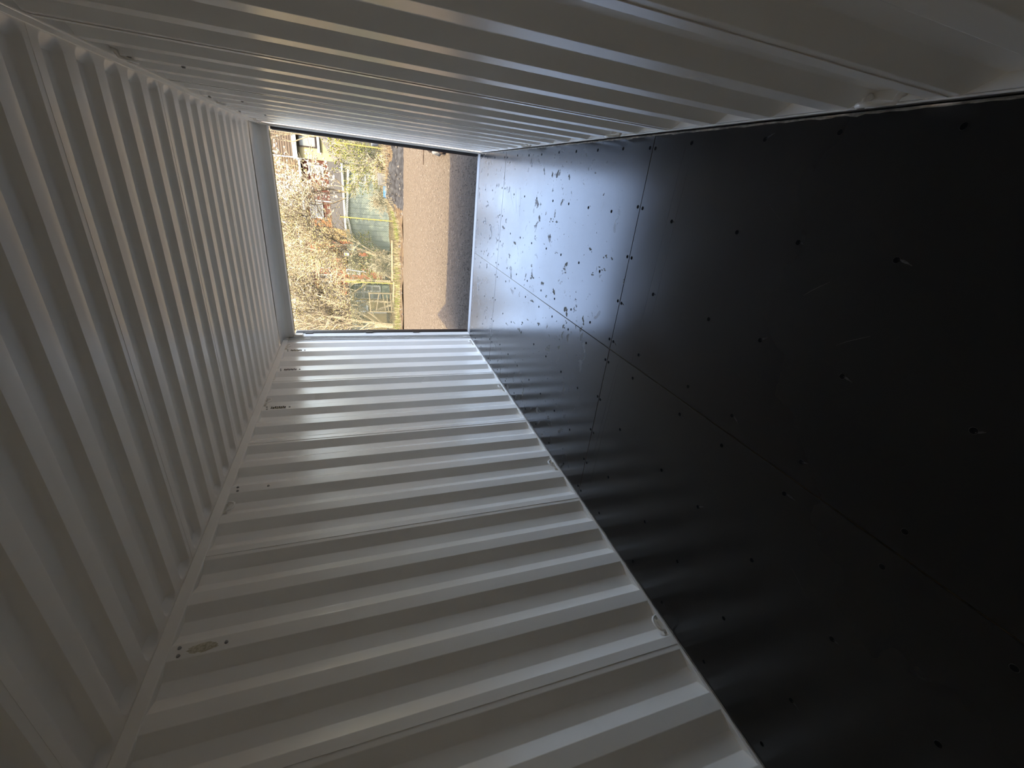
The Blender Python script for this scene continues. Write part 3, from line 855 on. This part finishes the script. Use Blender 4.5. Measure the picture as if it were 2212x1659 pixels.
# houses -----------------------------------------------------------------------------
def brickm(name, c1, c2, mortar, scale=4.2):
    m = mat(name, c1, .9, spec=.2); n = N(m)
    v = n.co(rot=(PI/2, 0, 0)); b = n.new('ShaderNodeTexBrick')
    b.inputs['Color1'].default_value = (*c1, 1); b.inputs['Color2'].default_value = (*c2, 1); b.inputs['Mortar'].default_value = (*mortar, 1)
    b.inputs['Scale'].default_value = scale; b.inputs['Mortar Size'].default_value = .018
    n.t.links.new(v, b.inputs['Vector']); f = n.noise(n.co(), 1.5, 5)
    n.set('Base Color', n.mix(n.ramp(f, [(.35, 0.0), (.7, .35)]), b.outputs[0], tuple(c*.6 for c in c1))); return m
M_BRK = brickm('red_brown_brick', (0.16, 0.050, 0.034), (0.22, 0.075, 0.05), (0.20, 0.12, 0.09))
M_SUNB = brickm('sunlit_brick', (0.52, 0.17, 0.06), (0.60, 0.26, 0.09), (0.5, 0.34, 0.2))  # sunlit flank of the red-brown house, its light painted as paler orange
M_RED = brickm('orange_red_brick', (0.55, 0.15, 0.07), (0.62, 0.21, 0.10), (0.5, 0.3, 0.2))
M_OCH = brickm('ochre_brick', (0.55, 0.36, 0.15), (0.64, 0.45, 0.20), (0.62, 0.5, 0.33))
M_YRN = noisy('yellow_render', (0.66, 0.56, 0.27), (0.74, 0.64, 0.34), 3, .8)
def tilem(name, c1, c2, period):
    m = mat(name, c1, .85, spec=.2); n = N(m); v = n.co()
    w = n.new('ShaderNodeTexWave'); w.wave_type = 'BANDS'; w.bands_direction = 'Y'; w.inputs['Scale'].default_value = period
    w.inputs['Distortion'].default_value = .3; n.t.links.new(v, w.inputs['Vector'])
    w2 = n.new('ShaderNodeTexWave'); w2.wave_type = 'BANDS'; w2.bands_direction = 'X'; w2.inputs['Scale'].default_value = 1.0; n.t.links.new(v, w2.inputs['Vector'])
    f = n.noise(v, 3, 4)
    c = n.mix(n.ramp(w.outputs['Fac'], [(.1, 1.0), (.4, 0.0)]), c2, c1); c = n.mix(n.ramp(f, [(.4, 0.0), (.7, .4)]), c, tuple(q*.7 for q in c2))
    n.set('Base Color', c); n.bump(n.math('ADD', w.outputs['Fac'], n.math('MULTIPLY', w2.outputs['Fac'], .4)), .6, .03); return m
M_TILB = tilem('brown_roof_tiles', (0.035, 0.024, 0.016), (0.19, 0.135, 0.085), 1.35)
M_TILT = tilem('tan_roof_tiles', (0.05, 0.032, 0.018), (0.25, 0.175, 0.095), 1.35)
M_SLT = tilem('grey_slates', (0.08, 0.075, 0.07), (0.19, 0.175, 0.16), 2.0)
M_LEAN = noisy('grey_membrane', (0.36, 0.32, 0.27), (0.42, 0.38, 0.32), 3, .8)
def roof(parent, x0, x1, z0, z1, depth, m, y=-.35, over=.0):
    bm = bmesh.new(); t = .10
    prism(bm, [(y, z0), (depth, z1), (depth, z1+t), (y, z0+t)], 'x', x0-over, x1+over); link('roof', bm, m, parent)
def gutter(parent, x0, x1, z, y=-.42, m=None):
    bm = bmesh.new(); box(bm, x0, x1, y-.05, y+.03, z-.09, z+.05); link('gutter', bm, m or M_WTRIM, parent)
def downpipe(parent, x, z0, z1, y=-.1):
    bm = bmesh.new(); tube(bm, [(x, y, z0), (x, y, z1)], .05, 8); link('downpipe', bm, M_WTRIM, parent)

# yellow rendered house at the right
hy = tag(empty('house', (0, 27, 0)), 'yellow rendered house with dark-framed window and sloping grey porch roof', 'house', 'houses behind the gardens')
bxo('wall', M_YRN, hy, 1.02, 7.5, 0, 6, -.3, 4.85)
roof(hy, 1.05, 7.5, 4.92, 9.2, 5.5, M_TILB)
bm = bmesh.new(); box(bm, .9, 7.6, -.40, -.34, 4.72, 4.98); link('fascia', bm, M_WTRIM, hy)
M_DKF = mat('dark_frame', (0.05, 0.035, 0.035), .5)
M_SKYG = mat('painted_sky_glass', (0.42, 0.46, 0.44), .35, spec=.2)  # flat pale colour stands in for the sky reflected in the panes
window(hy, 2.28, 4.14, 1.25, 1.06, -.03, 1, 0, .08, M_DKF, M_SKYG)
bxo('sill', M_WTRIM, hy, 1.42, 3.0, -.16, 0, 3.42, 3.57)
bm = bmesh.new(); prism(bm, [(1.0, 2.30), (1.0, 2.62), (2.9, 3.70), (5.2, 5.0), (5.2, 4.6), (2.6, 3.05)], 'y', -1.0, -.0); link('porch_roof', bm, M_LEAN, hy)
bm = bmesh.new(); prism(bm, [(1.0, -.3), (1.0, 2.32), (2.6, 3.05), (5.2, 4.6), (5.2, -.3)], 'y', -.92, -.05); link('porch_wall', bm, M_TIMG, hy)

# red-brown brick house
hb = tag(empty('house', (0, 27.2, 0)), 'red-brown brick house with two white windows above a slate lean-to', 'house', 'houses behind the gardens')
bxo('wall', M_BRK, hb, -2.42, 1.0, 0, 6, -.3, 4.72)
bxo('side_wall', M_SUNB, hb, -3.02, -2.425, .0, 6, -.3, 4.70)
roof(hb, -3.0, 1.0, 4.74, 9.0, 5.5, M_TILT)
gutter(hb, -3.1, .95, 4.70)
window(hb, .47, 3.78, .50, .86, -.03, 0, 0, .08)
window(hb, -1.99, 3.95, .98, .80, -.03, 0, 1, .08)
roof(hb, -2.98, 1.0, 2.25, 3.0, .05, M_SLT, -1.2, .02)
gutter(hb, -3.05, 1.0, 2.20, -1.25)
bxo('lean_to_wall', M_TIM, hb, -2.9, .95, -1.1, 0, -.3, 2.22)
downpipe(hb, -1.4, 2.9, 4.6, -.1)

# ochre gabled wall and orange-red house behind the shed
ho = tag(empty('house', (0, 27.6, 0)), 'narrow ochre brick house with dark doorway beside the brown brick one', 'house', 'houses behind the gardens')
bxo('wall', M_OCH, ho, -3.9, -3.06, -.4, 6, -.3, 5.2); roof(ho, -3.9, -3.1, 5.2, 9.0, 5.5, M_TILB, -.6, .02)
window(ho, -3.48, 4.1, .5, .7, -.43, 0, 1, .07)
hr = tag(empty('house', (0, 28, 0)), 'orange-red brick house with white downpipe and white windows behind the bare trees', 'house', 'houses behind the gardens')
bxo('wall', M_RED, hr, -8.3, -3.95, 0, 6, -.3, 5.15); roof(hr, -8.3, -3.95, 5.2, 9.2, 5.5, M_TILT)
gutter(hr, -8.3, -3.9, 5.18)
for (cx, cz, w, h) in ((-5.5, 3.85, .95, .9), (-6.85, 3.85, .95, .9), (-4.5, 2.2, .6, .95), (-5.9, 1.9, .9, 1.0), (-7.6, 3.9, .7, .9)): window(hr, cx, cz, w, h, -.03, 1, 0, .09)
downpipe(hr, -5.05, -.2, 5.1)
hl = tag(empty('house', (0, 24, 0)), 'ochre brick house at the left jamb with four white-framed windows', 'house', 'houses behind the gardens')
bxo('wall', M_OCH, hl, -14, -8.02, 0, 6, -.3, 5.6); roof(hl, -14, -8.0, 5.6, 9.5, 5.5, M_TILB)
gutter(hl, -14, -7.95, 5.58)
for (cx, cz, w, h) in ((-9.35, 4.15, 1.0, .95), (-9.35, 1.75, 1.0, 1.3), (-11.2, 4.15, 1.0, .95), (-11.2, 1.75, 1.0, 1.3)): window(hl, cx, cz, w, h, -.03, 1, 0, .09)
bm = bmesh.new(); plank((-7.98, -.1, 5.0), (-8.03, -.1, -.2), .12, .1)(bm); link('corner_board', bm, M_WTRIM, hl)
ext = tag(empty('house_extension', (0, 24, 0)), 'low cream extension with white-framed window and white gutter beside the ochre house', 'extension')
bxo('wall', M_OCH, ext, -7.95, -6.9, -.2, 5, -.3, 2.35); window(ext, -7.55, 1.55, .8, 1.05, -.23, 0, 1, .1); gutter(ext, -8.0, -6.8, 2.4, -.3)
roof(ext, -7.95, -6.9, 2.45, 3.2, 2.5, M_SLT, -.35, .05)
cons = tag(empty('greenhouse', (0, 20, -.2)), 'small white-framed glazed lean-to with cluttered panes beyond the second yellow post', 'greenhouse')
for i in range(2):
    for j in range(3): window(cons, -5.82+i*.40, .30+.48*j+.48, .38, .46, 0, 0, 0, .045)
bm = bmesh.new(); prism(bm, [(-6.05, 2.22), (-5.2, 2.28), (-5.2, 2.22), (-6.05, 2.16)], 'y', -.1, 1.2); link('roof', bm, M_WTRIM, cons)
bxo('wall', M_SHED2, cons, -6.02, -5.22, .04, 1.1, 0, 2.14)
hw = tag(empty('bird_box', (-2.55, 14.3, 1.95)), 'white and green nest box hanging on the bare tree trunk', 'nest box')
bxo('body', M_WHITE, hw, -.05, .05, -.04, .04, -.10, .06); bxo('front', M_GREEN, hw, -.035, .035, -.047, -.041, -.03, .05)
bm = bmesh.new(); prism(bm, [(-.06, .06), (.06, .06), (.06, .075), (0, .09), (-.06, .075)], 'y', -.055, .045); link('roof', bm, M_WHITE, hw)
single('white_plank', 'white painted plank leaning behind the wire fence', 'plank', plank((-3.42, 15.4, 2.02), (-3.50, 15.3, 1.15), .07, .03), M_WTRIM)

# trees -----------------------------------------------------------------------------
M_BARK = noisy('sunlit_bark', (0.52, 0.38, 0.22), (0.85, 0.68, 0.44), 9, .9)
M_TWIG = noisy('pale_twigs', (0.62, 0.46, 0.28), (1.0, 0.84, 0.58), 2, .85)
M_BLOS = mat('white_blossom', (2.4, 1.9, 1.35), .8)
M_YLEAF = noisy('yellow_green_leaves', (0.34, 0.36, 0.04), (0.62, 0.56, 0.12), 2.5, .7)
M_BUD = noisy('golden_buds', (0.80, 0.58, 0.20), (1.0, 0.84, 0.45), 2.5, .8)

def tree(label, base, height, seed, spread=.55, levels=4, kids=(4, 5, 5, 6), blossom=0, bloss_m=None, bs=(.03, .06), r0=.07, group=None, name='bare_tree', lean=(0, 0), start=.25, stems=1, twigs=True):
    r = random.Random(seed); t = tag(empty(name, base), label, 'tree', group)
    segs = [[], []]; tips = []
    def grow(p, d, L, rad, lv):
        n = 4 if lv < 2 else 3; pts = [p]; dd = d.copy()
        for k in range(n):
            dd = (dd + Vector((r.gauss(0, .13), r.gauss(0, .13), r.gauss(0, .08)+(.04 if lv else 0)))).normalized()
            pts.append(pts[-1] + dd*L/n)
        rads = [rad*(1-.6*k/n) for k in range(n+1)]
        segs[0 if lv < 2 else 1].append((pts, rads, 6 if lv < 1 else (4 if lv < 2 else 3)))
        if lv >= levels-2: tips.extend(pts[1:])
        if lv < levels-1:
            for k in range(kids[lv]):
                s = start + (1-start)*(k+.7*r.random())/kids[lv] if lv == 0 else .2+.8*r.random()
                i = min(n-1, int(s*n)); q = pts[i].lerp(pts[i+1], s*n-i)
                a = r.uniform(0, 2*PI); u, v = frame_of(dd); sp = spread*r.uniform(.7, 1.4)
                nd = (dd*math.cos(sp) + (u*math.cos(a)+v*math.sin(a))*math.sin(sp)).normalized()
                grow(q, nd, L*r.uniform(.42, .68), rads[i]*.55, lv+1)
    for s in range(stems):
        d0 = Vector((lean[0]+r.gauss(0, .12*(stems > 1)), lean[1]+r.gauss(0, .12*(stems > 1)), 1)).normalized()
        grow(Vector((r.gauss(0, .1)*(stems > 1), r.gauss(0, .1)*(stems > 1), -.2)), d0, height*.62, r0, 0)
    for nm, sg, m in (('trunk', segs[0], M_BARK), ('twigs', segs[1], M_TWIG)):
        if not sg: continue
        vs = []; fs = []
        for pts, rads, n in sg:
            d = (pts[-1]-pts[0]).normalized(); u, v = frame_of(d); k = len(vs)
            cs = [(math.cos(2*PI*q/n), math.sin(2*PI*q/n)) for q in range(n)]
            for p, ra in zip(pts, rads):
                ra = max(ra, .0075); ux, uy, uz = u*ra; vx, vy, vz = v*ra; px, py, pz = p
                for c_, s_ in cs: vs.append((px+ux*c_+vx*s_, py+uy*c_+vy*s_, pz+uz*c_+vz*s_))
            for a in range(len(pts)-1):
                for q in range(n):
                    fs.append((k+a*n+q, k+a*n+(q+1) % n, k+(a+1)*n+(q+1) % n, k+(a+1)*n+q))
        me = bpy.data.meshes.new(nm); me.from_pydata(vs, [], fs); me.materials.append(m)
        o = bpy.data.objects.new(nm, me); col.objects.link(o); o.parent = t
        if nm == 'twigs': o['kind'] = 'stuff'
    if blossom:
        vs = []; fs = []; base8 = [(1,0,0),(-1,0,0),(0,1,0),(0,-1,0),(0,0,1),(0,0,-1)]
        tri = [(0,2,4),(2,1,4),(1,3,4),(3,0,4),(2,0,5),(1,2,5),(3,1,5),(0,3,5)]
        for i in range(blossom):
            p = r.choice(tips) + Vector((r.gauss(0, .03), r.gauss(0, .03), r.gauss(0, .03))); s = r.uniform(*bs); k = len(vs)
            for b in base8: vs.append((p.x+b[0]*s*r.uniform(.6, 1.2), p.y+b[1]*s*r.uniform(.6, 1.2), p.z+b[2]*s*r.uniform(.6, 1.2)))
            fs += [tuple(k+q for q in tr) for tr in tri]
        nm = 'blossom' if (bloss_m or M_BLOS) is M_BLOS else 'leaves'
        me = bpy.data.meshes.new(nm); me.from_pydata(vs, [], fs); me.materials.append(bloss_m or M_BLOS)
        o = bpy.data.objects.new(nm, me); col.objects.link(o); o.parent = t; o['kind'] = 'stuff'
    return t
GT = 'trees in the gardens beyond the fence'
tree('white blossoming tree whose flowers cross the brick house', (-.5, 20.5, -.2), 6.8, 5, .6, 4, (8, 6, 6, 4), 2600, None, (.03, .065), .08, GT, 'blossom_tree', (.05, 0), .42)
tree('white blossoming tree by the yellow house, its crown under the door header', (2.1, 20.5, -.2), 8.6, 8, .5, 4, (7, 6, 6, 4), 1500, None, (.03, .065), .08, GT, 'blossom_tree', (-.06, 0), .72)
tree('leaning bare tree with golden buds left of the shed', (-3.1, 17.2, -.2), 6.8, 12, .55, 4, (8, 8, 7, 5), 2600, M_BUD, (.02, .04), .09, GT, 'bare_tree', (-.06, 0), .22)
tree('bare tan-twigged tree behind the second yellow post', (-4.6, 18.4, -.2), 7.6, 15, .6, 4, (12, 9, 8, 5), 5000, M_BUD, (.02, .04), .08, GT, 'bare_tree', (0, 0), .2, 2)
tree('dense bare tree in front of the orange-red house', (-5.9, 19.0, -.2), 7.8, 19, .62, 4, (12, 9, 8, 5), 5000, M_BUD, (.02, .045), .07, GT, 'bare_tree', (.05, 0), .25, 2)
tree('bare tree with brown limbs by the left jamb', (-6.9, 17.6, -.2), 7.6, 23, .6, 4, (12, 9, 8, 5), 4000, M_BUD, (.02, .04), .10, GT, 'bare_tree', (.06, 0), .15, 2)
tree('pale flowering tree behind the left jamb', (-8.0, 20.4, -.2), 7.8, 27, .6, 4, (12, 9, 8, 4), 3500, None, (.025, .045), .08, GT, 'blossom_tree', (.05, 0), .3)
tree('yellow-green shrub with arching stems right of the shed', (1.45, 16.9, .1), 2.7, 33, .50, 4, (9, 7, 6, 4), 2600, M_YLEAF, (.02, .045), .045, 'shrubs by the wire fence', 'leafy_shrub', (0, 0), .05, 4)
tree('low tangle of bare tan branches over the shed boards', (-.5, 16.6, -.1), 1.25, 37, .8, 4, (7, 6, 5, 4), 0, None, (.02, .03), .03, 'shrubs by the wire fence', 'bare_shrub', (.1, 0), .0, 5)
tree('low bare thicket between the shed and the timber gate', (-3.2, 16.0, -.2), 1.5, 41, .8, 4, (8, 6, 5, 4), 300, M_BUD, (.015, .03), .03, 'shrubs by the wire fence', 'bare_shrub', (0, 0), .0, 5)
tree('small thorny shrub on the verge under the right end of the fence', (.9, 14.6, .2), 1.0, 45, .9, 4, (7, 6, 5, 4), 300, M_YLEAF, (.015, .03), .02, 'shrubs by the wire fence', 'bare_shrub', (0, 0), .0, 4)
tree('small green-leaved bush beside the left end of the shed', (-3.15, 18.2, -.2), 2.6, 49, .7, 4, (7, 6, 5, 4), 1400, M_YLEAF, (.02, .045), .03, 'shrubs by the wire fence', 'leafy_shrub', (0, 0), .2, 3)
# hedge far behind so that no gap shows between the houses

# sunlit surfaces outside: colour scale that suits the strong sun
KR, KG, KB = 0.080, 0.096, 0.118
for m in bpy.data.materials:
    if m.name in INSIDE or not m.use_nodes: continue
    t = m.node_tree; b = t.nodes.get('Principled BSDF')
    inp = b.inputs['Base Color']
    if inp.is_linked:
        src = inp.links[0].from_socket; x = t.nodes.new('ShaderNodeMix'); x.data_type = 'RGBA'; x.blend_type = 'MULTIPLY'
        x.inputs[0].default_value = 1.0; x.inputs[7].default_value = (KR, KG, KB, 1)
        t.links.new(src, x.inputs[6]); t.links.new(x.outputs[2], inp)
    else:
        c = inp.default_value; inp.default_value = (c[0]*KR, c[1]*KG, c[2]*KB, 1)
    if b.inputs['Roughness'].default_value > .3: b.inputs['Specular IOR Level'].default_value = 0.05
